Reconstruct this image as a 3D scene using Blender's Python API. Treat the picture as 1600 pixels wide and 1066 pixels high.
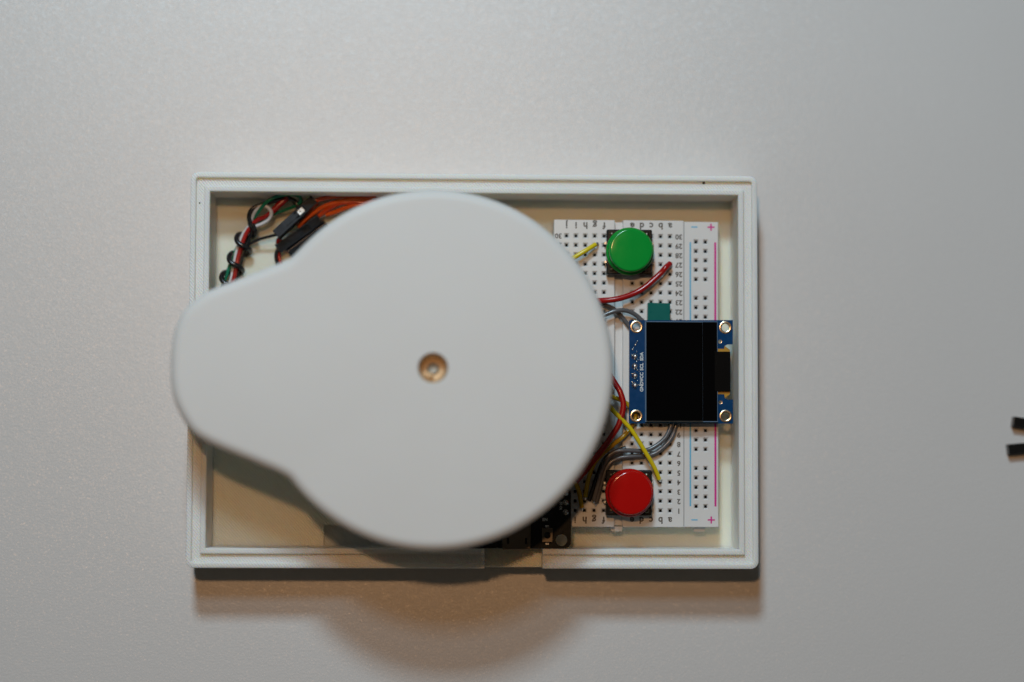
import bpy, bmesh, math, random
from mathutils import Vector, Matrix

random.seed(7)
for o in list(bpy.data.objects):
    bpy.data.objects.remove(o, do_unlink=True)
scene = bpy.context.scene
C = scene.collection
MM = 0.001

# ------------------------------------------------------------------ camera
FPX = 3111.0                                  # focal length in photo pixels (70 mm lens)
CAM = Vector((-5.2, -24.6, 543.0))            # mm above the table
NAD = (-90.0, 192.0)                          # where straight-down falls, from picture centre
w = -Vector((NAD[0], -NAD[1], -FPX)).normalized()
u = (Vector((1, 0, 0)) - w * w.x).normalized()
v = w.cross(u)
R = Matrix((u, v, w))                          # camera -> world
cam_d = bpy.data.cameras.new('camera')
cam = bpy.data.objects.new('camera', cam_d)
C.objects.link(cam)
cam.matrix_world = Matrix.Translation(CAM * MM) @ R.to_4x4()
cam_d.sensor_width = 36.0
cam_d.lens = FPX / 1600 * 36
cam_d.clip_start = 0.01
cam_d.clip_end = 20
cam_d.dof.use_dof = True
cam_d.dof.focus_distance = 0.529
cam_d.dof.aperture_fstop = 2.5
scene.camera = cam

def P(px, py, z):
    """photo pixel -> point (mm) on the horizontal plane at height z"""
    d = R @ Vector(((px - 800) / FPX, -(py - 533) / FPX, -1))
    t = (z - CAM.z) / d.z
    return CAM + d * t

# ------------------------------------------------------------------ world and lamps
world = bpy.data.worlds.new('World')
scene.world = world
world.use_nodes = True
bg = world.node_tree.nodes['Background']
bg.inputs[0].default_value = (1.0, 0.87, 0.68, 1)
bg.inputs[1].default_value = 0.032

def lamp(name, loc, target, size, power, col):
    d = bpy.data.lights.new(name, 'AREA')
    if isinstance(size, tuple):
        d.shape = 'RECTANGLE'
        d.size, d.size_y = size
    else:
        d.shape = 'DISK'
        d.size = size
    d.energy = power
    d.color = col
    o = bpy.data.objects.new(name, d)
    C.objects.link(o)
    o.location = loc
    o.rotation_euler = (Vector(target) - Vector(loc)).to_track_quat('-Z', 'Y').to_euler()
    return o

lamp('cool_lamp', (-0.09, 0.61, 0.75), (0, 0, 0), (0.12, 0.12), 4.9, (0.605, 0.835, 0.98))
lamp('cool_lamp', (-0.08, 0.365, 0.75), (0, 0, 0), (0.10, 0.10), 0.95, (0.52, 0.82, 1.0))
lamp('warm_lamp', (-0.079, 0.179, 0.85), (0, 0, 0), 0.035, 1.72, (1.0, 0.54, 0.25))
vs = scene.view_settings
vs.view_transform = 'Standard'
vs.look = 'None'
vs.exposure = 0.0
vs.gamma = 1.0
vs.use_curve_mapping = False
scene.render.engine = 'CYCLES'
scene.cycles.max_bounces = 10
scene.cycles.diffuse_bounces = 6

# ------------------------------------------------------------------ materials
def mat(name, col, rough=0.5, metal=0.0, spec=0.5, sss=0.0, coat=0.0):
    m = bpy.data.materials.new(name)
    m.use_nodes = True
    b = m.node_tree.nodes['Principled BSDF']
    b.inputs['Base Color'].default_value = (*col, 1)
    b.inputs['Roughness'].default_value = rough
    b.inputs['Metallic'].default_value = metal
    b.inputs['Specular IOR Level'].default_value = spec
    b.inputs['Coat Weight'].default_value = coat
    if sss:
        b.inputs['Subsurface Weight'].default_value = sss
        b.inputs['Subsurface Radius'].default_value = (1.0, 0.75, 0.5)
        b.inputs['Subsurface Scale'].default_value = 0.0022
    return m

def nodes(m):
    nt = m.node_tree
    return nt, nt.nodes, nt.links, nt.nodes['Principled BSDF']

def vary(m, amount=0.06, scale=400.0, rough_amt=0.08, bump=0.0, bscale=3000.0, bdist=0.00002):
    """slow tone variation, roughness variation and a fine surface relief"""
    nt, N, L, b = nodes(m)
    tc = N.new('ShaderNodeTexCoord')
    n = N.new('ShaderNodeTexNoise')
    n.inputs['Scale'].default_value = scale
    n.inputs['Detail'].default_value = 4
    L.new(tc.outputs['Object'], n.inputs['Vector'])
    col = tuple(b.inputs['Base Color'].default_value)
    mx = N.new('ShaderNodeMix')
    mx.data_type = 'RGBA'
    mx.inputs[6].default_value = tuple(c * (1 - amount) for c in col[:3]) + (1,)
    mx.inputs[7].default_value = tuple(min(1, c * (1 + amount)) for c in col[:3]) + (1,)
    L.new(n.outputs['Fac'], mx.inputs[0])
    L.new(mx.outputs[2], b.inputs['Base Color'])
    r = b.inputs['Roughness'].default_value
    mr = N.new('ShaderNodeMapRange')
    mr.inputs[3].default_value = max(0.02, r - rough_amt)
    mr.inputs[4].default_value = min(1, r + rough_amt)
    L.new(n.outputs['Fac'], mr.inputs[0])
    L.new(mr.outputs[0], b.inputs['Roughness'])
    if bump:
        n2 = N.new('ShaderNodeTexNoise')
        n2.inputs['Scale'].default_value = bscale
        n2.inputs['Detail'].default_value = 3
        L.new(tc.outputs['Object'], n2.inputs['Vector'])
        bp = N.new('ShaderNodeBump')
        bp.inputs['Strength'].default_value = bump
        bp.inputs['Distance'].default_value = bdist
        L.new(n2.outputs['Fac'], bp.inputs['Height'])
        L.new(bp.outputs[0], b.inputs['Normal'])
    return m

def printed(name, col, angle=None, period=0.00045, strength=0.5, depth=0.00018):
    """extruded-filament plastic: raster lines on flat faces"""
    m = mat(name, col, 0.45, spec=0.35, sss=0.7)
    m.node_tree.nodes['Principled BSDF'].inputs['Subsurface Scale'].default_value = 0.0035
    nt, N, L, b = nodes(m)
    tc = N.new('ShaderNodeTexCoord')
    mp = N.new('ShaderNodeMapping')
    L.new(tc.outputs['Object'], mp.inputs['Vector'])
    n = N.new('ShaderNodeTexNoise')
    n.inputs['Scale'].default_value = 90
    n.inputs['Detail'].default_value = 5
    L.new(tc.outputs['Object'], n.inputs['Vector'])
    mx = N.new('ShaderNodeMix')
    mx.data_type = 'RGBA'
    mx.inputs[6].default_value = tuple(c * 0.95 for c in col) + (1,)
    mx.inputs[7].default_value = tuple(min(1, c * 1.04) for c in col) + (1,)
    L.new(n.outputs['Fac'], mx.inputs[0])
    L.new(mx.outputs[2], b.inputs['Base Color'])
    if angle is not None:
        mp.inputs['Rotation'].default_value = (0, 0, angle)
        wv = N.new('ShaderNodeTexWave')
        wv.wave_type = 'BANDS'
        wv.bands_direction = 'X'
        wv.inputs['Scale'].default_value = 2 * math.pi / (20 * period)
        wv.inputs['Distortion'].default_value = 0.25
        wv.inputs['Detail'].default_value = 1
        wv.inputs['Detail Scale'].default_value = 0.4
        L.new(mp.outputs[0], wv.inputs['Vector'])
        bp = N.new('ShaderNodeBump')
        ge = N.new('ShaderNodeNewGeometry')          # raster lines lie on flat tops only
        sx = N.new('ShaderNodeSeparateXYZ')
        L.new(ge.outputs['True Normal'], sx.inputs[0])
        mu = N.new('ShaderNodeMath')
        mu.operation = 'MULTIPLY'
        mu.use_clamp = True
        mu.inputs[1].default_value = strength
        L.new(sx.outputs[2], mu.inputs[0])
        L.new(mu.outputs[0], bp.inputs['Strength'])
        bp.inputs['Distance'].default_value = depth
        L.new(wv.outputs['Fac'], bp.inputs['Height'])
        L.new(bp.outputs[0], b.inputs['Normal'])
    return m

def table_material():
    m = mat('white_laminate', (0.60, 0.60, 0.595), 0.36, spec=0.6)
    nt, N, L, b = nodes(m)
    tc = N.new('ShaderNodeTexCoord')
    n1 = N.new('ShaderNodeTexNoise')            # fine pebbled relief
    n1.inputs['Scale'].default_value = 1800
    n1.inputs['Detail'].default_value = 3
    n1.inputs['Roughness'].default_value = 0.6
    n2 = N.new('ShaderNodeTexNoise')
    n2.inputs['Scale'].default_value = 520
    n2.inputs['Detail'].default_value = 2
    n3 = N.new('ShaderNodeTexNoise')            # slow tone wander
    n3.inputs['Scale'].default_value = 9
    n3.inputs['Detail'].default_value = 6
    for n in (n1, n2, n3):
        L.new(tc.outputs['Object'], n.inputs['Vector'])
    ad = N.new('ShaderNodeMath')
    ad.operation = 'MULTIPLY_ADD'
    L.new(n2.outputs['Fac'], ad.inputs[0])
    ad.inputs[1].default_value = 0.35
    L.new(n1.outputs['Fac'], ad.inputs[2])
    bp = N.new('ShaderNodeBump')
    bp.inputs['Strength'].default_value = 0.42
    bp.inputs['Distance'].default_value = 0.0002
    L.new(ad.outputs[0], bp.inputs['Height'])
    L.new(bp.outputs[0], b.inputs['Normal'])
    mx = N.new('ShaderNodeMix')
    mx.data_type = 'RGBA'
    # lacquer with tiny randomly tilted facets: the fine sparkle of the laminate
    vo = N.new('ShaderNodeTexVoronoi')
    vo.inputs['Scale'].default_value = 3600
    L.new(tc.outputs['Object'], vo.inputs['Vector'])
    va = N.new('ShaderNodeVectorMath')
    va.operation = 'MULTIPLY_ADD'
    L.new(vo.outputs['Color'], va.inputs[0])
    va.inputs[1].default_value = (0.34, 0.34, 0.0)
    va.inputs[2].default_value = (-0.17, -0.17, 1.0)
    vn = N.new('ShaderNodeVectorMath')
    vn.operation = 'NORMALIZE'
    L.new(va.outputs[0], vn.inputs[0])
    L.new(vn.outputs[0], b.inputs['Coat Normal'])
    b.inputs['Coat Weight'].default_value = 0.28
    b.inputs['Coat Roughness'].default_value = 0.25
    mx.inputs[6].default_value = (0.58, 0.572, 0.562, 1)
    mx.inputs[7].default_value = (0.63, 0.621, 0.61, 1)
    L.new(n3.outputs['Fac'], mx.inputs[0])
    L.new(mx.outputs[2], b.inputs['Base Color'])
    return m

M = {}
M['table'] = table_material()
CREAM = (0.87, 0.83, 0.68)
M['floor'] = printed('printed_floor', CREAM, math.radians(-42), 0.00062, 1.0, 0.00013)
M['rim'] = printed('printed_rim', (0.79, 0.785, 0.75), math.radians(-40), 0.00062, 0.6, 0.00014)
M['block'] = printed('printed_block', CREAM, math.radians(-45), 0.00055, 0.3)
M['cover'] = vary(mat('cover_plastic', (0.71, 0.705, 0.685), 0.55, spec=0.35, sss=0.15), 0.025, 60, 0.05, 0.12, 900)
M['speck'] = mat('speck', (0.03, 0.03, 0.025), 0.8)
M['abs'] = vary(mat('white_abs', (0.66, 0.655, 0.64), 0.38, sss=0.1), 0.03, 150)
M['contact'] = mat('painted_hole_shade', (0.035, 0.035, 0.033), 0.6)  # shade of the deep holes, painted as a dark colour on their insides
M['ink'] = vary(mat('black_ink', (0.10, 0.085, 0.07), 0.7), 0.3, 2500)
M['blue_ink'] = vary(mat('blue_ink', (0.12, 0.42, 0.62), 0.6), 0.15, 1500)
M['pink_ink'] = vary(mat('pink_ink', (0.60, 0.012, 0.24), 0.6), 0.15, 1500)
M['black_abs'] = vary(mat('black_abs', (0.010, 0.0095, 0.009), 0.24, spec=0.3), 0.2, 600, 0.06, 0.1, 2500)
M['green'] = vary(mat('green_cap', (0.004, 0.27, 0.034), 0.11, spec=0.5), 0.05, 250, 0.06)
M['red'] = vary(mat('red_cap', (0.42, 0.004, 0.003), 0.11, spec=0.5), 0.05, 250, 0.06)
M['tin'] = vary(mat('tinned_metal', (0.72, 0.70, 0.66), 0.28, 1.0), 0.1, 1500, 0.12)
M['steel'] = vary(mat('dull_steel', (0.36, 0.37, 0.34), 0.55, 0.6), 0.25, 1500, 0.15)
M['rivet'] = mat('rivet_and_shaded_metal', (0.16, 0.13, 0.10), 0.35, 1.0)  # rivets' dark tone; on the socket and reset button it is painted shade
M['brass'] = vary(mat('brass', (0.66, 0.47, 0.28), 0.62, 0.3, spec=0.3), 0.3, 1100, 0.15)
M['gold'] = vary(mat('gilt_pad', (0.75, 0.62, 0.45), 0.25, 1.0), 0.1, 1500, 0.1)
M['pcb_blue'] = vary(mat('blue_solder_mask', (0.003, 0.042, 0.125), 0.2, spec=0.25), 0.2, 700, 0.08, 0.1, 2500)
M['pcb_black'] = vary(mat('black_solder_mask', (0.007, 0.0075, 0.007), 0.25, spec=0.3), 0.25, 900, 0.06, 0.1, 3000)
M['glass'] = mat('display_glass', (0.0012, 0.0012, 0.0015), 0.05, spec=0.3)
M['glass_edge'] = mat('glass_edge', (0.10, 0.16, 0.24), 0.15)
M['driver'] = mat('driver_strip', (0.0015, 0.0015, 0.0018), 0.1, spec=0.25)
M['flex'] = vary(mat('amber_flex', (0.42, 0.22, 0.02), 0.35), 0.2, 900)
M['flex_black'] = mat('black_flex', (0.004, 0.004, 0.004), 0.18, spec=0.2)
M['silk'] = mat('white_silkscreen', (0.62, 0.66, 0.66), 0.6)
M['teal'] = vary(mat('teal_plastic', (0.002, 0.115, 0.098), 0.3, spec=0.12), 0.1, 300, 0.1)
def pvc(name, col, rough=0.24):
    return vary(mat(name, col, rough, spec=0.5), 0.12, 350, 0.08, 0.1, 1200)
M['w_red'] = pvc('red_pvc', (0.33, 0.008, 0.008))
M['w_black'] = pvc('black_pvc', (0.012, 0.012, 0.013))
M['w_white'] = pvc('white_pvc', (0.62, 0.60, 0.60))
M['w_green'] = pvc('green_pvc', (0.006, 0.17, 0.09))
M['w_grey'] = pvc('grey_pvc', (0.105, 0.103, 0.108))
M['w_yellow'] = pvc('yellow_pvc', (0.68, 0.54, 0.012))
M['w_ochre'] = pvc('ochre_pvc', (0.48, 0.30, 0.01))
M['w_orange'] = pvc('orange_pvc', (0.80, 0.125, 0.012))
M['w_brown'] = pvc('brown_pvc', (0.62, 0.07, 0.012))
M['housing'] = vary(mat('black_nylon', (0.017, 0.019, 0.023), 0.24, spec=0.4), 0.2, 500, 0.06, 0.08, 2000)
M['servo'] = vary(mat('blue_servo_case', (0.02, 0.06, 0.22), 0.35), 0.1, 300)

# ------------------------------------------------------------------ builders (all in mm)
def link(name, me, material, parent=None, loc=None):
    o = bpy.data.objects.new(name, me)
    C.objects.link(o)
    mats = material if isinstance(material, (list, tuple)) else [material]
    if not me.materials:
        for m in mats:
            me.materials.append(M[m])
    if parent:
        o.parent = parent
    if loc is not None:
        o.location = Vector(loc) * MM
    return o

def mesh_from(verts, faces, smooth=False, fmats=None):
    me = bpy.data.meshes.new('mesh')
    me.from_pydata([tuple(Vector(q) * MM) for q in verts], [], faces)
    me.update()
    if smooth:
        for p in me.polygons:
            p.use_smooth = True
    if fmats:
        for p, k in zip(me.polygons, fmats):
            p.material_index = k
    return me

def mesh_bm(bm, smooth=False, angle=None):
    bmesh.ops.recalc_face_normals(bm, faces=bm.faces)
    for q in bm.verts:
        q.co *= MM
    me = bpy.data.meshes.new('mesh')
    bm.to_mesh(me)
    bm.free()
    if smooth or angle:
        for p in me.polygons:
            p.use_smooth = True
        if angle:
            me.set_sharp_from_angle(angle=math.radians(angle))
    return me

def add_box(bm, x0, x1, y0, y1, z0, z1, bev=0.0):
    r = bmesh.ops.create_cube(bm, size=1)
    vs_ = r['verts']
    for q in vs_:
        q.co = Vector(((x0 + x1) / 2 + q.co.x * (x1 - x0), (y0 + y1) / 2 + q.co.y * (y1 - y0), (z0 + z1) / 2 + q.co.z * (z1 - z0)))
    if bev:
        es = list({e for q in vs_ for e in q.link_edges})
        bmesh.ops.bevel(bm, geom=es, offset=bev, segments=2, affect='EDGES', profile=0.5)

def box(x0, x1, y0, y1, z0, z1, bev=0.0):
    bm = bmesh.new()
    add_box(bm, x0, x1, y0, y1, z0, z1, bev)
    return mesh_bm(bm)

def plate(outline, holes, z0, z1):
    """flat plate with through holes"""
    bm = bmesh.new()
    edges = []
    for loop in [outline] + holes:
        vs_ = [bm.verts.new((x, y, z0)) for x, y in loop]
        for i in range(len(vs_)):
            edges.append(bm.edges.new((vs_[i], vs_[(i + 1) % len(vs_)])))
    bmesh.ops.triangle_fill(bm, use_beauty=True, use_dissolve=False, edges=edges)
    ret = bmesh.ops.extrude_face_region(bm, geom=list(bm.faces))
    for q in ret['geom']:
        if isinstance(q, bmesh.types.BMVert):
            q.co.z = z1
    return mesh_bm(bm)

def circle(cx, cy, r, n=28):
    return [(cx + r * math.cos(2 * math.pi * i / n), cy + r * math.sin(2 * math.pi * i / n)) for i in range(n)]

def round_rect(x0, x1, y0, y1, r, n=6):
    pts = []
    for cx, cy, a0 in ((x1 - r, y1 - r, 0), (x0 + r, y1 - r, 90), (x0 + r, y0 + r, 180), (x1 - r, y0 + r, 270)):
        for i in range(n + 1):
            a = math.radians(a0 + 90 * i / n)
            pts.append((cx + r * math.cos(a), cy + r * math.sin(a)))
    return pts

def lathe(profile, n=48, cx=0, cy=0, smooth_angle=40, cap=True):
    verts, faces = [], []
    for r, z in profile:
        for i in range(n):
            a = 2 * math.pi * i / n
            verts.append((cx + r * math.cos(a), cy + r * math.sin(a), z))
    for k in range(len(profile) - 1):
        for i in range(n):
            j = (i + 1) % n
            faces.append((k * n + i, k * n + j, (k + 1) * n + j, (k + 1) * n + i))
    if cap and profile[-1][0] > 1e-6:
        faces.append(tuple((len(profile) - 1) * n + i for i in range(n)))
    if cap and profile[0][0] > 1e-6:
        faces.append(tuple(reversed(range(n))))
    me = mesh_from(verts, faces, True)
    me.set_sharp_from_angle(angle=math.radians(smooth_angle))
    return me

def catmull(pts, per=8):
    out = []
    n = len(pts)
    for i in range(n - 1):
        p0 = pts[max(i - 1, 0)]
        p1, p2 = pts[i], pts[i + 1]
        p3 = pts[min(i + 2, n - 1)]
        for k in range(per):
            t = k / per
            out.append(0.5 * ((2 * p1) + (p2 - p0) * t + (2 * p0 - 5 * p1 + 4 * p2 - p3) * t * t + (3 * p1 - p0 - 3 * p2 + p3) * t ** 3))
    out.append(pts[-1])
    return out

def tube_mesh(pts, rad, n=12, per=8, origin=None):
    path = catmull([Vector(p) for p in pts], per)
    o = Vector(origin) if origin is not None else path[0]
    verts, faces = [], []
    up = Vector((0, 0, 1))
    t0 = (path[1] - path[0]).normalized()
    if abs(t0.dot(up)) > 0.95:
        up = Vector((1, 0, 0))
    nrm = (up - t0 * up.dot(t0)).normalized()
    for i, p in enumerate(path):
        a, b = path[max(i - 1, 0)], path[min(i + 1, len(path) - 1)]
        t = (b - a).normalized()
        nrm = (nrm - t * nrm.dot(t)).normalized()
        bn = t.cross(nrm)
        for k in range(n):
            an = 2 * math.pi * k / n
            verts.append(p - o + nrm * math.cos(an) * rad + bn * math.sin(an) * rad)
    m = len(path)
    for i in range(m - 1):
        for k in range(n):
            j = (k + 1) % n
            faces.append((i * n + k, i * n + j, (i + 1) * n + j, (i + 1) * n + k))
    faces.append(tuple(reversed(range(n))))
    faces.append(tuple((m - 1) * n + k for k in range(n)))
    me = mesh_from(verts, faces, True)
    me.set_sharp_from_angle(angle=math.radians(60))
    return me, o

def text_mesh(items, size_default=2.0, z=0.0):
    """items: (string, x, y, size, rotation) -> one flat mesh"""
    bm = bmesh.new()
    for s, x, y, size, rot in items:
        cu = bpy.data.curves.new('txt', 'FONT')
        cu.body = s
        cu.size = size
        cu.align_x = 'CENTER'
        cu.align_y = 'CENTER'
        cu.resolution_u = 3
        cu.offset = 0.03 * size
        ob = bpy.data.objects.new('txt', cu)
        C.objects.link(ob)
        dg = bpy.context.evaluated_depsgraph_get()
        me = bpy.data.meshes.new_from_object(ob.evaluated_get(dg))
        me.transform(Matrix.Translation((x, y, z)) @ Matrix.Rotation(rot, 4, 'Z'))
        bm.from_mesh(me)
        bpy.data.objects.remove(ob)
        bpy.data.curves.remove(cu)
        bpy.data.meshes.remove(me)
    return mesh_bm(bm)

def tag(o, label, cat, group=None):
    o['label'] = label
    o['category'] = cat
    if group:
        o['group'] = group
    return o

def thing(name, label, cat, loc, rotz=0.0, group=None):
    o = bpy.data.objects.new(name, None)
    C.objects.link(o)
    o.empty_display_size = 0.01
    o.location = Vector(loc) * MM
    o.rotation_euler = (0, 0, rotz)
    return tag(o, label, cat, group)

def struct(o):
    o['kind'] = 'structure'
    return o

# ------------------------------------------------------------------ the table
tb = link('table', box(-800, 800, -600, 600, -25, 0), 'table')
struct(tb)
tb['label'] = 'pale grey laminate table top with fine pebbled grain'

# ------------------------------------------------------------------ the open plastic case
HR = 16.0                     # rim height
FL = 2.0                      # floor top
ROT = -0.0037
case = thing('plastic_case', 'open white printed plastic case with grooved rim holding the electronics', 'case', (0, 0, 0), ROT)
Rinv = Matrix.Rotation(-ROT, 3, 'Z')
def L_(px, py, z):            # case-local coordinates of a photo point
    return Rinv @ P(px, py, z)
X0 = (L_(297, 350, HR).x + L_(291, 810, HR).x) / 2
X1 = (L_(1182.7, 350, HR).x + L_(1186, 810, HR).x) / 2
Y1 = (L_(340, 270, HR).y + L_(1140, 274.2, HR).y) / 2
Y0 = (L_(340, 887.2, HR).y + L_(1140, 889.6, HR).y) / 2
NX0, NX1 = L_(757, 885, HR).x, L_(848, 885, HR).x
b = 0.22
PROF = [(0.25, 0), (0, 0.3), (0, HR - b), (b * 0.3, HR - b * 0.3), (b, HR), (1.45 - b, HR), (1.45, HR - b), (1.45, HR - 1.15),
        (3.65, HR - 1.15), (3.65, HR - b), (3.65 + b, HR), (5.15 - b, HR), (5.15, HR - b), (5.15, 0)]
def ring_path(d):
    r = max(2.1 - d, 0.02)
    x0, x1, y0, y1 = X0 + d, X1 - d, Y0 + d, Y1 - d
    pts = [(NX1, y0)]
    k = 7
    for cx, cy, a0 in ((x1 - r, y0 + r, -90), (x1 - r, y1 - r, 0), (x0 + r, y1 - r, 90), (x0 + r, y0 + r, 180)):
        for i in range(k + 1):
            a = math.radians(a0 + 90 * i / k)
            pts.append((cx + r * math.cos(a), cy + r * math.sin(a)))
    pts.append((NX0, y0))
    return pts
cols = [ring_path(d) for d, z in PROF]
verts, faces = [], []
npth = len(cols[0])
for (d, z), ps in zip(PROF, cols):
    for x, y in ps:
        verts.append((x, y, z))
for k in range(len(PROF)):
    k2 = (k + 1) % len(PROF)
    for i in range(npth - 1):
        faces.append((k * npth + i, k * npth + i + 1, k2 * npth + i + 1, k2 * npth + i))
faces.append(tuple(k * npth for k in range(len(PROF))))
faces.append(tuple(k * npth + npth - 1 for k in reversed(range(len(PROF)))))
bm = bmesh.new()
bv = [bm.verts.new(q) for q in verts]
for f in faces:
    bm.faces.new([bv[i] for i in f])
link('wall', mesh_bm(bm, angle=32), 'rim', case)
link('cable_notch_sill', box(NX0 - 0.01, NX1 + 0.01, Y0 + 0.003, Y0 + 5.15, 0, 9.0, 0.15), 'block', case)
q0 = L_(506, 820.5, FL)
fx0, fx1, fy0, fy1 = X0 + 5.1, X1 - 5.1, Y0 + 5.1, Y1 - 5.1
link('floor', plate([(fx0, fy0), (q0.x, fy0), (q0.x, q0.y), (q0.x + 44, q0.y), (q0.x + 44, fy0), (fx1, fy0), (fx1, fy1), (fx0, fy1)], [], 0.2, FL), 'floor', case)
link('recess_floor', box(q0.x - 0.5, q0.x + 44.5, fy0, q0.y + 0.5, 0.1, 0.4), 'floor', case)
for sx, sy, sz, sr in ((1099.5, 286, HR - 1.1, 0.42), (312, 317.3, HR - 1.1, 0.2)):
    q = L_(sx, sy, sz)
    bm = bmesh.new()
    bmesh.ops.create_icosphere(bm, subdivisions=2, radius=sr)
    for vv in bm.verts:
        vv.co *= random.uniform(0.75, 1.15)
        vv.co.z *= 0.4
        vv.co += q
    link('dirt_speck', mesh_bm(bm), 'speck', case)

# ------------------------------------------------------------------ breadboard
BT = 10.5
bo = P(1047, 583.3, BT)
bread = thing('breadboard', 'white solderless breadboard with printed letters, numbers and one power rail', 'breadboard', (bo.x, bo.y, FL), -0.0052)
T = BT - FL
def holed_strip(x0, x1, y0, y1, hx, hy, present, depth0=0.0):
    hw, hi = 0.72, 0.37
    xs, ys = [x0], [y0]
    for c in hx: xs += [c - hw, c + hw]
    for c in hy: ys += [c - hw, c + hw]
    xs.append(x1); ys.append(y1)
    V, F, FM = [], [], []
    nx = len(xs)
    for y in ys:
        for x in xs:
            V.append((x, y, T))
    for j in range(len(ys) - 1):
        for i in range(nx - 1):
            q = (j * nx + i, j * nx + i + 1, (j + 1) * nx + i + 1, (j + 1) * nx + i)
            if i % 2 == 1 and j % 2 == 1 and present((i - 1) // 2, (j - 1) // 2):
                cx, cy = (xs[i] + xs[i + 1]) / 2, (ys[j] + ys[j + 1]) / 2
                s = len(V)
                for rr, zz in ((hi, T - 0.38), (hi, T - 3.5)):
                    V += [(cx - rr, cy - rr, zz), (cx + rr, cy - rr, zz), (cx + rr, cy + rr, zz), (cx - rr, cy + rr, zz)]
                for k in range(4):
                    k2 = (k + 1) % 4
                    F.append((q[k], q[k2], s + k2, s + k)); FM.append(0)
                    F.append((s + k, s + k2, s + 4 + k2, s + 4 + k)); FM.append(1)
                F.append((s + 4, s + 5, s + 6, s + 7)); FM.append(1)
            else:
                F.append(q); FM.append(0)
    s = len(V)
    e = 0.12
    for zz, g in ((T - e, e), (0, e)):
        V += [(x0 - g, y0 - g, zz), (x1 + g, y0 - g, zz), (x1 + g, y1 + g, zz), (x0 - g, y1 + g, zz)]
    # chamfer: polygon strips from the top border to the side
    bot = [i for i in range(nx)]
    top = [(len(ys) - 1) * nx + i for i in range(nx)]
    lef = [j * nx for j in range(len(ys))]
    rig = [j * nx + nx - 1 for j in range(len(ys))]
    F.append(tuple([s, s + 1] + bot[::-1])); FM.append(0)
    F.append(tuple([s + 2, s + 3] + top)); FM.append(0)
    F.append(tuple([s + 1, s + 2] + rig[::-1])); FM.append(0)
    F.append(tuple([s + 3, s] + lef)); FM.append(0)
    for k in range(4):
        k2 = (k + 1) % 4
        F.append((s + k, s + 4 + k, s + 4 + k2, s + k2)); FM.append(0)
    F.append((s + 7, s + 6, s + 5, s + 4)); FM.append(0)
    return mesh_from(V, F, False, FM)
rows = [(i - 14.5) * 2.54 for i in range(30)]
YB = 41.2
colA = [-2.54 * k for k in (4, 3, 2, 1, 0)]
colF = [-17.78 - 2.54 * k for k in (4, 3, 2, 1, 0)]
e = 0.13
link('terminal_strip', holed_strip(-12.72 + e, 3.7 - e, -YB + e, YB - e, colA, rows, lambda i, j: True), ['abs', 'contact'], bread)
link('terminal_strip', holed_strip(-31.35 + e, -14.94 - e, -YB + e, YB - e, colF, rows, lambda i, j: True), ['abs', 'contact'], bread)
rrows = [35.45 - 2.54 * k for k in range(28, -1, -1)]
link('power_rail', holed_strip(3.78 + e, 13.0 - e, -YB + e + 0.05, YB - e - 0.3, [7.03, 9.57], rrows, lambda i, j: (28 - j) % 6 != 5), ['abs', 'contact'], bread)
link('centre_channel', box(-15.2, -12.5, -YB + 0.4, YB - 0.4, 0, T - 1.9), 'abs', bread)
for tx in (-14.1, 8.2):
    link('tab', plate([(tx - 1.7, -YB + 0.1), (tx + 1.7, -YB + 0.1), (tx + 1.35, -YB - 1.25), (tx - 1.35, -YB - 1.25)], [], 1.0, T - 2.6), 'abs', bread)
PI = math.pi
let = []
for k, ch in enumerate('abcde'):
    let.append((ch, -2.54 * k, 39.75, 2.5, PI)); let.append((ch, -2.54 * k, -39.3, 2.5, PI))
for k, ch in enumerate('fghij'):
    let.append((ch, -17.78 - 2.54 * k, 39.75, 2.5, PI)); let.append((ch, -17.78 - 2.54 * k, -39.3, 2.5, PI))
link('printed_letters', text_mesh(let, z=T + 0.012), 'ink', bread)['kind'] = 'stuff'
num = []
for i in range(30):
    num.append((str(i + 1), 2.35, rows[i], 1.9, PI)); num.append((str(i + 1), -30.15, rows[i], 1.9, PI))
link('printed_numbers', text_mesh(num, z=T + 0.012), 'ink', bread)['kind'] = 'stuff'
def flat(x0, x1, y0, y1): return box(x0, x1, y0, y1, T + 0.003, T + 0.02)
link('blue_line', flat(5.25, 5.66, -35.6, 35.4), 'blue_ink', bread)
link('pink_line', flat(11.92, 12.46, -35.6, 35.4), 'pink_ink', bread)
for yy in (39.5, -39.2):
    link('minus_sign', flat(5.7, 7.4, yy - 0.17, yy + 0.17), 'blue_ink', bread)
    pl = link('plus_sign', plate([(10.1, yy - .2), (10.85, yy - .2), (10.85, yy - .95), (11.25, yy - .95), (11.25, yy - .2), (12.0, yy - .2),
          (12.0, yy + .2), (11.25, yy + .2), (11.25, yy + .95), (10.85, yy + .95), (10.85, yy + .2), (10.1, yy + .2)], [], T + .003, T + .02), 'pink_ink', bread)

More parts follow.
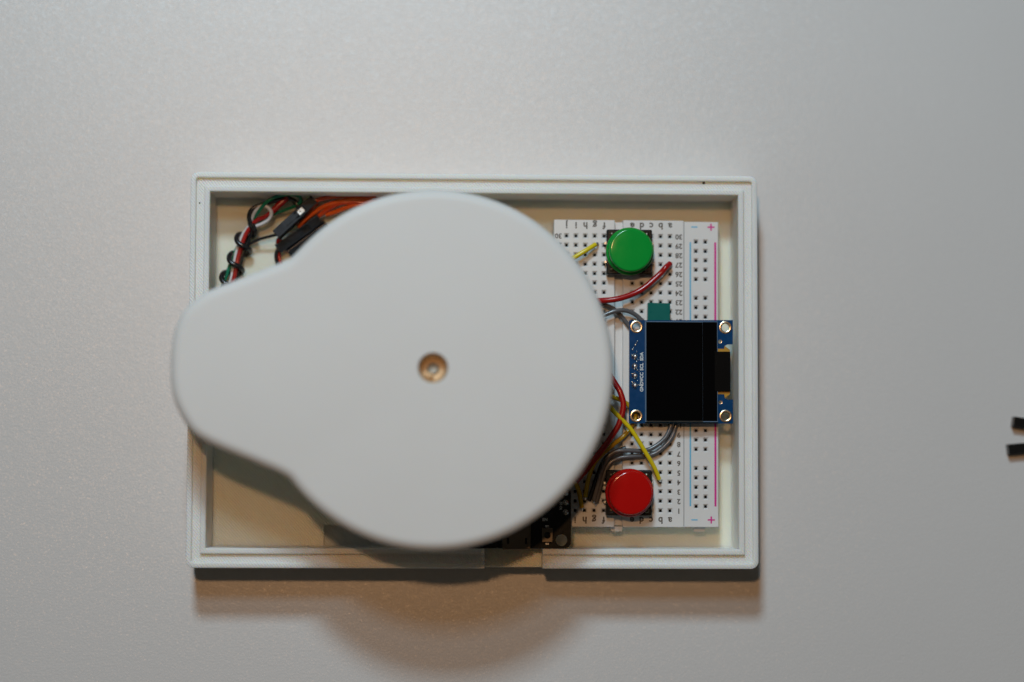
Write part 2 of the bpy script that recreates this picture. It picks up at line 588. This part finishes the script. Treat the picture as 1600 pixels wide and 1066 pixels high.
# ------------------------------------------------------------------ push buttons
def button(px, py, capmat, label):
    p = P(px, py, BT + 3.4)
    t = thing('push_button', label, 'button', (p.x, p.y, BT), -0.005, 'push buttons on the breadboard')
    link('switch_body', box(-6.1, 6.1, -6.05, 6.05, 0.15, 3.4, 0.35), 'black_abs', t)
    for sx in (-1, 1):
        for sy in (-1, 1):
            link('rivet', lathe([(0.62, 3.3), (0.62, 3.62), (0.4, 3.85), (0.0, 3.9)], 16, sx * 4.7, sy * 4.7), 'rivet', t)
        for sy in (-1, 1):
            link('leg', box(sx * 6.35 - 0.3, sx * 6.35 + 0.3, sy * 2.54 - 0.4, sy * 2.54 + 0.4, -1.2, 1.6, 0.1), 'tin', t)
    z0 = 3.6
    prof = [(6.2, z0), (6.42, z0 + 0.2), (6.42, z0 + 1.15), (6.32, z0 + 1.45), (6.02, z0 + 1.62), (5.85, z0 + 1.75), (5.78, z0 + 4.05)]
    for i in range(1, 8):
        a = math.radians(90 * i / 7)
        prof.append((5.18 + 0.6 * math.cos(a), z0 + 4.05 + 0.6 * math.sin(a)))
    prof += [(3.4, z0 + 4.71), (1.6, z0 + 4.75), (0.0, z0 + 4.76)]
    link('cap', lathe(prof, 72, smooth_angle=50), capmat, t)
    return t
button(983.5, 393.8, 'green', 'round green push button at the numbered top end of the breadboard')
button(982.8, 770.2, 'red', 'round red push button near the bottom edge of the breadboard')

# ------------------------------------------------------------------ small screen module
OZ = 14.3
oo = P(1064, 581, OZ)
s_ = (CAM.z - OZ) / FPX        # mm per photo pixel at the board's height
def O2(px, py):
    q = P(px, py, OZ) - oo
    q = Matrix.Rotation(0.003, 3, 'Z') @ q
    return (q.x, q.y)
oled = thing('display_module', 'small blue circuit board with a black rectangular screen over the breadboard', 'display', (oo.x, oo.y, BT), -0.003)
oz = OZ - BT
outl = [O2(983, 661.5), O2(1145.3, 662), O2(1145.3, 624.6), O2(1137.5, 624.6), O2(1132.5, 622.5), O2(1131.5, 617), O2(1121, 615.5),
        O2(1121, 546), O2(1131, 545.5), O2(1132.3, 541), O2(1136.5, 538.3), O2(1145, 538), O2(1145, 500.3), O2(983.3, 500.6)]
hc = [(994.6, 511), (1133.5, 512), (994.4, 650.3), (1134, 650.6)]
hol = [circle(*O2(x, y), 1.12) for x, y in hc] + [circle(*O2(1125, 534), 0.38, 14), circle(*O2(1125.7, 628.8), 0.38, 14)]
link('circuit_board', plate(outl, hol, oz - 1.2, oz), 'pcb_blue', oled)
for x, y in hc:
    cx, cy = O2(x, y)
    link('mounting_ring', lathe([(1.06, oz - 1.1), (1.06, oz + 0.02), (1.25, oz + 0.10), (1.5, oz + 0.10), (1.68, oz + 0.04), (1.7, oz - 0.02)], 32, cx, cy, cap=False), 'gold', oled)
for x, y in ((1125, 534), (1125.7, 628.8)):
    cx, cy = O2(x, y)
    link('via_ring', lathe([(0.36, oz - .5), (0.36, oz + .015), (0.5, oz + .03), (0.56, oz - .02)], 16, cx, cy, cap=False), 'tin', oled)
a0, a1 = O2(1007.5, 659.5), O2(1120.8, 502.8)
gl = link('screen_glass', box(a0[0], a1[0], a0[1], a1[1], oz + 0.01, oz + 0.75, 0.06), 'glass_edge', oled)
c0, c1 = O2(1009.2, 657.2), O2(1096.5, 504.3)
link('active_area', box(c0[0], c1[0], c0[1], c1[1], oz + 0.74, oz + 1.45, 0.05), 'glass', oled)
c0, c1 = O2(1097.7, 658.2), O2(1119.8, 503.8)
link('driver_strip', box(c0[0], c1[0], c0[1], c1[1], oz + 0.7, oz + 0.8, 0.03), 'driver', oled)
c0, c1 = O2(1116, 611.8), O2(1140.6, 549.8)
link('ribbon_cable', box(c0[0], c1[0], c0[1], c1[1], oz - 0.6, oz + 0.88, 0.1), 'flex_black', oled)
link('amber_film', plate([O2(1118, 545.2), O2(1131.5, 545.2), O2(1132, 540.5), O2(1140.4, 547), O2(1140.4, 616), O2(1132.5, 622), O2(1131.5, 616), O2(1118, 616)], [], oz - 0.5, oz + 0.15), 'flex', oled)
link('silkscreen_text', text_mesh([(s, *O2(1002.8, y), 1.2, PI / 2) for s, y in (('GND', 604.2), ('VCC', 589), ('SCL', 573.3), ('SDA', 557.3))], z=oz + 0.012), 'silk', oled)
for py in (557, 572.2, 587.2, 602.3):
    cx, cy = O2(991.8, py)
    link('solder_joint', lathe([(0.85, oz), (0.75, oz + 0.12), (0.45, oz + 0.45), (0.32, oz + 0.9), (0.0, oz + 1.0)], 16, cx, cy), 'black_abs' if False else 'tin', oled)
    link('header_pin', box(cx - 0.32, cx + 0.32, cy - 0.32, cy + 0.32, -2.5, oz + 0.95, 0.08), 'tin', oled)
c = O2(991.8, 579.6)
link('pin_header', box(c[0] - 1.25, c[0] + 1.25, c[1] - 5.1, c[1] + 5.1, 0.02, oz - 1.21, 0.2), 'black_abs', oled)
bm = bmesh.new()
for px, py, r_ in ((996, 533.2, .2), (994.4, 536, .2), (992.8, 539, .33), (990, 543, .2), (988.4, 546, .28), (995, 550, .17), (995, 565, .2), (997.5, 562.5, .16), (996, 578, .26), (998.5, 580.5, .14), (987.5, 555, .18), (988, 584, .18), (987.5, 597, .25), (989, 600, .18), (998.6, 602, .2), (996.2, 594.5, .14)):
    x, y = O2(px, py)
    bmesh.ops.create_icosphere(bm, subdivisions=2, radius=r_, matrix=Matrix.Translation((x, y, oz + 0.03)))
sb = link('solder_specks', mesh_bm(bm, True), 'tin', oled)

# teal block under the screen
tz = 12.85
t0, t1 = P(1012, 473.5, tz), P(1047, 512, tz)
tl = thing('terminal_block', 'teal plastic block sticking out from under the small screen', 'block', ((t0.x + t1.x) / 2, (t0.y + t1.y) / 2, BT), -0.02)
hw, hh = (t1.x - t0.x) / 2, (t0.y - t1.y) / 2
link('body', box(-hw, hw, -hh, hh, 0.1, tz - BT, 0.12), 'teal', tl)
link('base_flange', box(-hw + .3, hw - .3, -hh + .3, hh - .4, 0.02, 0.5, 0.05), 'black_abs', tl)

# ------------------------------------------------------------------ controller board at the cable notch
EZ = 14.6
eo = P(810, 700, EZ)
esp = thing('controller_board', 'black microcontroller board with metal cable socket at the case notch', 'circuit board', (eo.x, eo.y, FL), -0.004)
def E2(px, py):
    q = P(px, py, EZ) - eo
    return (q.x, q.y)
ez = EZ - FL
p0, p1 = E2(729, 857), E2(892, 536)
hl = E2(878, 844)
link('circuit_board', plate(round_rect(p0[0], p1[0], p0[1], p1[1], 1.7), [circle(*hl, 1.55)], ez - 1.5, ez), 'pcb_black', esp)
u0, u1 = E2(785, 858.3), E2(829.5, 816)
usb = link('cable_socket', box(u0[0], u1[0], u0[1], u1[1], ez + 0.01, ez + 2.7, 0.35), 'rivet', esp)  # silver socket given darker metal in place of heavy shadow
for px in (794, 822):
    q = E2(px, 845)
    link('latch_slot', box(q[0] - 0.3, q[0] + 0.3, q[1] - 0.8, q[1] + 0.8, ez + 2.6, ez + 2.73), 'black_abs', usb)
q = E2(855.5, 836)
rb = link('reset_button', box(q[0] - 1.45, q[0] + 1.45, q[1] - 1.9, q[1] + 1.9, ez + 0.01, ez + 1.2, 0.15), 'rivet', esp)  # button frame's colour darkened to stand for the shadow there
link('plunger', lathe([(0.85, ez + 1.1), (0.85, ez + 1.6), (0.7, ez + 1.7)], 20, q[0], q[1]), 'black_abs', rb)
for dy in (-2.3, 2.3):
    link('solder_pad', box(q[0] - 0.5, q[0] + 0.5, q[1] + dy - 0.3, q[1] + dy + 0.3, ez + 0.01, ez + 0.35, 0.1), 'tin', rb)
for k in range(15):
    for px in (737.5, 884.3):
        q = E2(px, 800); yy = q[1] + k * 2.54
        link('header_pin', lathe([(0.75, ez + 0.003), (0.5, ez + 0.25), (0.3, ez + 0.8), (0.0, ez + 0.85)], 10, q[0], yy), 'tin', esp)
for px in (737.5, 884.3):
    q = E2(px, 800)
    zb = BT - FL if px > 800 else 0.5
    link('pin_header', box(q[0] - 1.2, q[0] + 1.2, q[1] - 1.2, q[1] + 36.8, zb + 0.02, ez - 1.51, 0.1), 'black_abs', esp)
q = E2(810, 620)
link('shield_can', box(q[0] - 8, q[0] + 8, q[1] - 9, q[1] + 9, ez + 0.01, ez + 2.6, 0.3), 'tin', esp)
link('silkscreen_text', text_mesh([('EN', *E2(852, 812), 1.1, 0), ('IO 22', *E2(877, 790), 0.9, PI / 2)], z=ez + 0.012), 'silk', esp)

# ------------------------------------------------------------------ cover, its motor
CZ = 42.0
co = P(677, 578.5, CZ)
cover = thing('rotating_cover', 'large white teardrop-shaped plastic cover with a screw hole in its centre', 'cover', (co.x, co.y, 33.0))
sc = (CAM.z - CZ) / FPX
tip = [(455, 404), (437, 411.5), (400, 426), (365, 439.5), (330, 453), (316, 461), (303, 470.5), (293, 479.5), (283.5, 492), (274, 515), (268.6, 543), (267.2, 570),
       (267.4, 594), (270.8, 619), (278.2, 640), (291, 663), (305, 680), (325, 692.5), (352, 705), (395, 722.5), (436, 739.5), (456, 750.5)]
tip = [Vector((x, y, 0)) for x, y in tip]
arc = []
a_s, a_e = math.atan2(750.5 - 579, 456 - 677), math.atan2(404 - 579, 455 - 677)
if a_e < a_s: pass
na = 120
# from lower junction round the right side to the upper junction
s0 = math.atan2(750.5 - 579.2, 456 - 677); s1 = math.atan2(404 - 579.2, 455 - 677)
for i in range(1, na):
    a = s0 + (s1 - s0) * i / na
    arc.append(Vector((677 + 281.3 * math.cos(a), 579.2 + 282.2 * math.sin(a), 0)))
loop = catmull(tip, 5) + arc
out2 = []
for q in loop:
    p = P(q.x, q.y, CZ - 3.0) - co
    out2.append(Vector((p.x, p.y)))
# even out the concave joins
for _ in range(3):
    n = len(out2)
    out2 = [(out2[i - 1] + out2[i] * 2 + out2[(i + 1) % n]) / 4 for i in range(n)]
area = sum(out2[i - 1].x * out2[i].y - out2[i].x * out2[i - 1].y for i in range(len(out2)))
if area < 0: out2.reverse()
n = len(out2)
nor = []
for i in range(n):
    t = (out2[(i + 1) % n] - out2[i - 1]).normalized()
    nor.append(Vector((-t.y, t.x)))            # inward for CCW
prof = [(1.2, 0.0), (0.25, 0.25), (0, 0.8), (0, 5.8)]
FR = 2.8
for i in range(1, 9):
    a = math.radians(90 * i / 8)
    prof.append((FR * (1 - math.cos(a)), 9.0 - FR + FR * math.sin(a)))
V, F = [], []
for d, z in prof:
    for i in range(n):
        q = out2[i] + nor[i] * d
        V.append((q.x, q.y, z))
for k in range(len(prof) - 1):
    for i in range(n):
        j = (i + 1) % n
        F.append((k * n + i, k * n + j, (k + 1) * n + j, (k + 1) * n + i))
F.append(tuple(reversed(range(n))))
bm = bmesh.new()
bv = [bm.verts.new(q) for q in V]
for f in F: bm.faces.new([bv[i] for i in f])
bm.edges.ensure_lookup_table()
topv = bv[-n:]
edges = [bm.edges.get((topv[i], topv[(i + 1) % n])) for i in range(n)]
hoff = P(676.5, 575.5, CZ) - co
HN = 40
prev = None
for r_, z in ((4.0, 9.0), (3.75, 8.75), (3.7, 4.2), (1.5, 4.2), (1.5, 1.0)):
    cur = [bm.verts.new((hoff.x + r_ * math.cos(2 * PI * i / HN), hoff.y + r_ * math.sin(2 * PI * i / HN), z)) for i in range(HN)]
    if prev is None:
        edges += [bm.edges.new((cur[i], cur[(i + 1) % HN])) for i in range(HN)]
    else:
        for i in range(HN):
            bm.faces.new((prev[i], prev[(i + 1) % HN], cur[(i + 1) % HN], cur[i]))
    prev = cur
bm.faces.new(prev)
bmesh.ops.triangle_fill(bm, use_beauty=True, use_dissolve=False, edges=edges)
link('shell', mesh_bm(bm, angle=35), 'cover', cover)
link('brass_insert', lathe([(3.66, 8.3), (3.4, 8.0), (3.2, 6.2), (2.7, 5.0), (1.5, 4.7), (1.45, 4.25)], 40, hoff.x, hoff.y, cap=False), 'brass', cover)
scr = link('screw', lathe([(1.0, 2.0), (1.42, 4.3), (1.4, 5.0), (1.0, 5.3), (0.9, 4.9), (0.0, 4.8)], 24, hoff.x, hoff.y), 'steel', cover)
link('brass_burr', lathe([(0.9, 5.0), (0.95, 6.0), (0.6, 6.5), (0.0, 6.6)], 20, hoff.x - 0.9, hoff.y - 1.7), 'brass', cover)

servo = thing('servo_motor', 'small motor under the white teardrop cover that carries it', 'motor', (co.x, co.y, FL))
link('case', box(-6, 6, -17, 6, 0.05, 22.5, 0.4), 'servo', servo)
link('gear_tower', lathe([(5.8, 22.4), (5.8, 26.5), (5.5, 26.8)], 40), 'servo', servo)
link('output_shaft', lathe([(2.4, 26.7), (2.4, 31.0)], 24), 'w_white', servo)
link('mounting_ear', box(-6, 6, -22, -17, 15.5, 18, 0.2), 'servo', servo)
link('mounting_ear', box(-6, 6, 6, 11, 15.5, 18, 0.2), 'servo', servo)

# ------------------------------------------------------------------ wires
def wire(name, pts, rad, m, label, group='jumper wires', cat='wire', per=8, bare=None):
    if group == 'wires of the twisted bundle':
        pts = [(x, y, z if z < 6 else 6 + (z - 6) * (0.9 if m == 'w_green' else 0.45)) for x, y, z in pts]
    me, o = tube_mesh([P(*p) for p in pts], rad, per=per)
    ob = link(name, me, m, None, o)
    tag(ob, label, cat, group)
    if bare:
        bme, _ = tube_mesh([P(*p) for p in bare], 0.3, 8, 4, origin=o)
        link('bare_end', bme, 'tin', ob)
    return ob

B = BT
wire('jumper_wire', [(860, 425, 15), (880, 413, 14.2), (899, 401.5, 13.4), (917, 390.5, 13), (931, 381.8, 12.3)], 0.62, 'w_yellow',
     'short yellow jumper wire plugged in left of the green button', bare=[(929, 383, 12.4), (933.5, 380, 11.9), (934, 381, B - 1)])
wire('jumper_wire', [(1047, 412, 12.2), (1040, 418.5, 13.2), (1031, 428.5, 13), (1011, 446.5, 13.4), (993, 457.8, 13.6), (966, 467, 14), (939, 470, 14), (905, 470, 15), (880, 480, 14)], 0.78, 'w_red',
     'thick red jumper wire curving below the green button', bare=[(1045, 414, 12.3), (1048, 411, 11.8), (1048.3, 412, B - 1)])
wire('jumper_wire', [(905, 520, 13.2), (930, 500, 13.5), (949, 490.5, 13.4), (962, 486, 13.4), (975, 485, 13.2), (988, 489, 12.8), (1001, 499, 12.3), (1018, 520, 12.2), (1033, 560, 12.2), (1050, 620, 12.2), (1055, 645, 12.2), (1049, 664, 12.3),
     (1039.5, 684, 12.6), (1022, 698.5, 12.8), (1005, 704.5, 13), (981, 704, 13.6), (962, 706, 13.6), (949, 715.6, 13.6), (939.5, 737.5, 13.2), (933.4, 762, 12.4), (928, 782, 11.7)], 0.6, 'w_grey',
     'grey jumper wire looping under the screen, the upper of two', bare=[(928.6, 780, 11.7), (927.5, 786, 11.3), (927.5, 786, B - 1)])
wire('jumper_wire', [(905, 470, 11.9), (930, 472, 11.9), (945, 476.5, 11.9), (959, 483, 11.7), (969.5, 493, 11.4), (980, 506, 11.2), (1000, 535, 11.2), (1030, 580, 11.2), (1056, 620, 11.2), (1061, 642, 11.2), (1056.5, 664, 11.4),
     (1048, 686, 11.7), (1032, 703, 11.8), (1015, 711.5, 11.8), (991, 713, 12.4), (969, 715.6, 12.4), (952, 725, 12.4), (942.5, 745, 12.2), (936.5, 767, 11.8), (932, 785, 11.5)], 0.6, 'w_grey',
     'grey jumper wire looping under the screen, the lower of two', bare=[(932.3, 783, 11.5), (930.5, 789, 11.2), (930, 789.5, B - 1)])
wire('jumper_wire', [(978, 700, 11.4), (958, 708, 11.6), (944, 720, 11.8), (934, 742, 12), (927, 764, 11.7), (920, 782, 11.2)], 0.62, 'w_black',
     'short black jumper wire beside the two grey wires, left of the red button')
wire('jumper_wire', [(915, 590, 20), (938, 616, 19), (956.5, 640, 17.2), (972, 656, 16.4), (988, 674, 15.6), (1008, 706, 14.5), (1022, 730, 13.3), (1030, 749, 12.2)], 0.6, 'w_yellow',
     'long straight yellow jumper wire running down to the red button', bare=[(1029.5, 747, 12.3), (1031.3, 751.5, 11.6), (1031.5, 752, B - 1)])
wire('jumper_wire', [(920, 612, 14), (942, 616, 14.6), (959, 621, 13.4), (973.5, 627, 12.9), (983, 634.5, 12.3), (993, 648, 11.9), (988.5, 663, 12), (976, 680, 12.6), (952, 700, 13.6), (931, 720.5, 14.8), (920.5, 745, 14), (914.5, 776, 11.8)], 0.6, 'w_ochre',
     'yellow jumper wire bent in a loop under the corner of the screen', bare=[(915, 774, 11.9), (914, 780, 11.4), (914, 780.5, B - 1)])
wire('jumper_wire', [(890, 740, 15), (896, 750, 14), (903, 763, 13), (907, 780, 12.2), (909, 793, 11.6)], 0.6, 'w_ochre',
     'very short dull yellow wire in the shade at the cover edge', bare=[(908.7, 791, 11.7), (909.3, 797, 11.3), (909.4, 797.5, B - 1)])
wire('jumper_wire', [(935, 560, 14), (950, 582, 15), (961.5, 600, 15.6), (969.5, 614, 16), (974, 635, 16.2), (967.5, 662, 16.2), (957, 680, 16), (944, 698.5, 15.8), (930, 716, 15.4), (915, 735, 14.6), (900, 752, 14)], 0.78, 'w_red',
     'thick red jumper wire arching at the cover edge beside the screen')

# cable bundle in the upper left corner
G2 = 'wires of the twisted bundle'
wire('bundle_wire', [(345, 480, 4.8), (354, 455, 4.8), (361, 437, 5.2), (366, 412, 5.3), (370, 393, 5.3), (379, 368, 5.5), (389, 354, 6.5), (394, 340, 8.5), (399, 330, 9.8), (406, 323.5, 10.4), (414.5, 322, 10.6), (421.5, 327, 10.4), (424, 335, 9.8),
     (419, 344, 8.6), (409.5, 350, 7.4), (400, 354, 6.2), (392, 361, 5.2)], 0.5, 'w_white', 'white wire of the twisted bundle ending in a small loop', G2)
wire('bundle_wire', [(351, 480, 5.2), (358, 456, 5.4), (365, 437, 5.7), (369, 418, 5.8), (373, 399, 5.8), (382, 371, 6), (390.5, 356, 6.6), (400, 345, 7.2), (414, 339, 7.8), (427, 329, 8.2)], 0.6, 'w_red',
     'red wire of the twisted bundle running up to a red splice', G2)
wire('heat_shrink_splice', [(424.5, 331, 7.0), (429, 327, 7.05), (438, 318.5, 7.1), (446, 311.5, 7.0), (448.8, 309.3, 6.9)], 0.85, 'w_red',
     'thicker red sleeve at the end of the red bundle wire', None, 'splice')
wire('bundle_wire', [(341, 475, 4.5), (348, 448, 4.7), (355, 428, 5), (360, 411.5, 5.2), (366, 396, 5), (380, 372, 4.6), (391, 352, 5.5), (399.5, 337.5, 7.2), (413, 319.5, 9), (426, 310, 9.4), (444, 304.8, 9.2), (459, 304, 8.8),
     (468.5, 308, 8.2), (469.8, 315.5, 7.4), (462, 321.8, 6.6), (444, 329, 5.8), (426, 335.5, 5.4), (410, 343, 5), (399, 352, 4.6)], 0.48, 'w_green', 'green wire of the twisted bundle looping back at the connector', G2)
wire('bundle_wire', [(354, 482, 4), (363, 455, 4.2), (371, 430, 4.4), (378, 400, 4.6), (388, 376, 4.8), (394, 362, 6), (391, 350, 8), (389.5, 337, 9.2), (395, 326.5, 9.8), (408, 320.5, 9.6), (423, 315.5, 9.2), (442, 310.5, 8.6), (455, 311.5, 7.8), (463, 318.5, 7.2), (469, 328, 7.6)], 0.66, 'w_black',
     'black wire of the twisted bundle arching over to the upper connector', G2)
wire('bundle_wire', [(384, 386, 4.2), (391, 381, 5), (405, 374.3, 5.6), (418, 370.5, 6.8), (434, 366.5, 7.8)], 0.4, 'w_black', 'thin black wire joining the bundle to the connector end', G2)
# black wire wound round the bundle
hp = [P(*q) for q in ((394, 350, 7.6), (398, 360, 7.2), (397, 369, 5.0), (388, 371, 3.2), (377, 366, 4.4))]
for k in range(-0, 4):
    dx, dy = -11.8 * k, 30.3 * k
    for x, y, z in ((371.5, 367.5, 6.0), (369.5, 374, 7.0), (373, 380.5, 7.6), (381, 384.5, 7.6), (388, 388, 6.8), (391, 393, 4.8), (386, 398, 3.3), (374, 397.5, 3.2), (364.5, 395, 4.4)):
        hp.append(P(x + dx, y + dy, z))
me, o = tube_mesh(hp, 0.68, 10, 3)
ob = link('wrap_wire', me, 'w_black', None, o)
tag(ob, 'glossy black wire wound in coils round the wire bundle', 'wire')

def housing(pa, pb, z, label, contact=True, roll=0.0):
    """single-way connector housing lying from photo point pa to pb"""
    a, c_ = P(*pa, z), P(*pb, z)
    d = c_ - a
    ang = math.atan2(d.y, d.x)
    ln = d.length
    t = thing('connector_housing', label, 'connector', (a.x, a.y, z), ang, 'black plug housings')
    t.rotation_euler = (math.radians(roll), 0, ang)
    W = 1.32
    bm = bmesh.new()
    # body with an open window on top
    wx0, wx1 = ln * 0.52, ln * 0.74
    add_box(bm, 0, wx0, -W, W, -W, W, 0.12)
    add_box(bm, wx1, ln, -W, W, -W, W, 0.12)
    add_box(bm, wx0 - 0.2, wx1 + 0.2, -W + 0.01, -W + 0.5, -W + 0.01, W - 0.01, 0.05)
    add_box(bm, wx0 - 0.2, wx1 + 0.2, W - 0.5, W - 0.01, -W + 0.01, W - 0.01, 0.05)
    add_box(bm, wx0 - 0.2, wx1 + 0.2, -W + 0.02, W - 0.02, -W + 0.02, -0.2, 0.05)
    link('shell', mesh_bm(bm), 'housing', t)
    link('latch_tongue', box(ln * 0.28, wx0 + 1.0, -0.55, 0.55, W - 0.05, W + 0.12, 0.05), 'housing', t)
    if contact:
        link('metal_contact', box(wx0 + 0.9, wx1 - 0.15, -0.8, 0.8, -0.3, W - 0.1, 0.12), 'tin', t)
    return t
housing((432, 368), (492, 312.7), 8.2, 'black connector housing with a bright metal contact in its window', roll=-9)
housing((433.5, 389), (499.5, 341.3), 4.6, 'black connector housing lying half under the cover, below the first', contact=False, roll=16)
housing((452, 397), (512, 352), 4.0, 'black connector housing almost hidden by the cover edge', contact=False, roll=24)

G3 = 'servo lead wires'
wire('servo_wire', [(493, 313.5, 8.0), (503, 311, 8.0), (515, 308.2, 8.0), (535, 306.6, 7), (560, 306.4, 7.5), (590, 312, 8), (620, 345, 8), (650, 430, 8), (668, 520, 8)], 0.6, 'w_brown', 'red-brown servo lead leaving the end of the upper connector', G3)
wire('servo_wire', [(466, 355, 4.6), (474, 346, 5), (488, 334.5, 5.6), (505, 323.5, 6.2), (524, 316.5, 6.6), (540, 313.5, 7), (560, 311.8, 7.3), (592, 319, 7.6), (620, 352, 7.6), (648, 432, 7.6), (666, 520, 7.4)], 0.62, 'w_orange', 'orange servo lead passing between the two connectors', G3)
wire('servo_wire', [(491, 343, 4.6), (499, 337, 5.2), (512.7, 327, 6), (530, 318.2, 6.6), (545, 316.5, 6.8), (562, 316.5, 7), (592, 326, 7), (618, 358, 7), (645, 436, 7), (664, 520, 7)], 0.62, 'w_brown', 'red-orange servo lead just above the lower connector', G3)
ob = wire('servo_wire', [(509.5, 336, 5), (516, 334, 5.3), (524, 331.2, 5.6), (542, 324.5, 6.2), (562, 321, 6.5), (590, 332, 6.5), (615, 364, 6.5), (642, 440, 6.5), (662, 520, 6.5)], 0.62, 'w_orange', 'orange servo lead with a bare metal tip at the cover edge', G3,
          bare=[(499, 342, 4.7), (504, 338.5, 4.8), (511, 335, 5.0)])
wire('connector_wire', [(436, 388, 4.6), (432.5, 393, 4.6), (431.2, 400, 4.4), (433, 411, 4.2), (440, 430, 4), (455, 460, 4)], 0.5, 'w_black', 'black wire dropping from the lower connector under the cover', 'connector leads')
wire('connector_wire', [(441, 380, 5.2), (436.5, 373.5, 5.6), (434, 377, 5.2), (434, 386, 4.0), (435.5, 398, 3.6), (438, 409, 3.6), (447, 430, 3.6), (462, 460, 3.6)], 0.5, 'w_red', 'red wire dropping from the connectors under the cover', 'connector leads')

# loose plugs at the right-hand edge of the picture
def loose_plug(px, py, dx, dy, label):
    z = 1.35
    a = P(px, py, z)
    c_ = P(px + dx, py + dy, z)
    d = c_ - a
    t = thing('loose_plug', label, 'connector', (a.x, a.y, 0), math.atan2(d.y, d.x), 'loose black plugs on the table')
    link('shell', box(0, 14, -1.4, 1.4, 0.02, 2.7, 0.15), 'black_abs', t)
    me, o = tube_mesh([(13.5, 0, 1.35), (18, 0.1, 1.3), (26, 1.0, 0.8), (40, 3.0, 0.72), (58, 3.5, 0.72)], 0.65, origin=(0, 0, 0))
    link('lead', me, 'w_black', t)
loose_plug(1582, 659, 100, 14.5, 'black plug on the table at the right edge, upper of two')
loose_plug(1574, 702.5, 100, -9, 'black plug on the table at the right edge, lower of two')
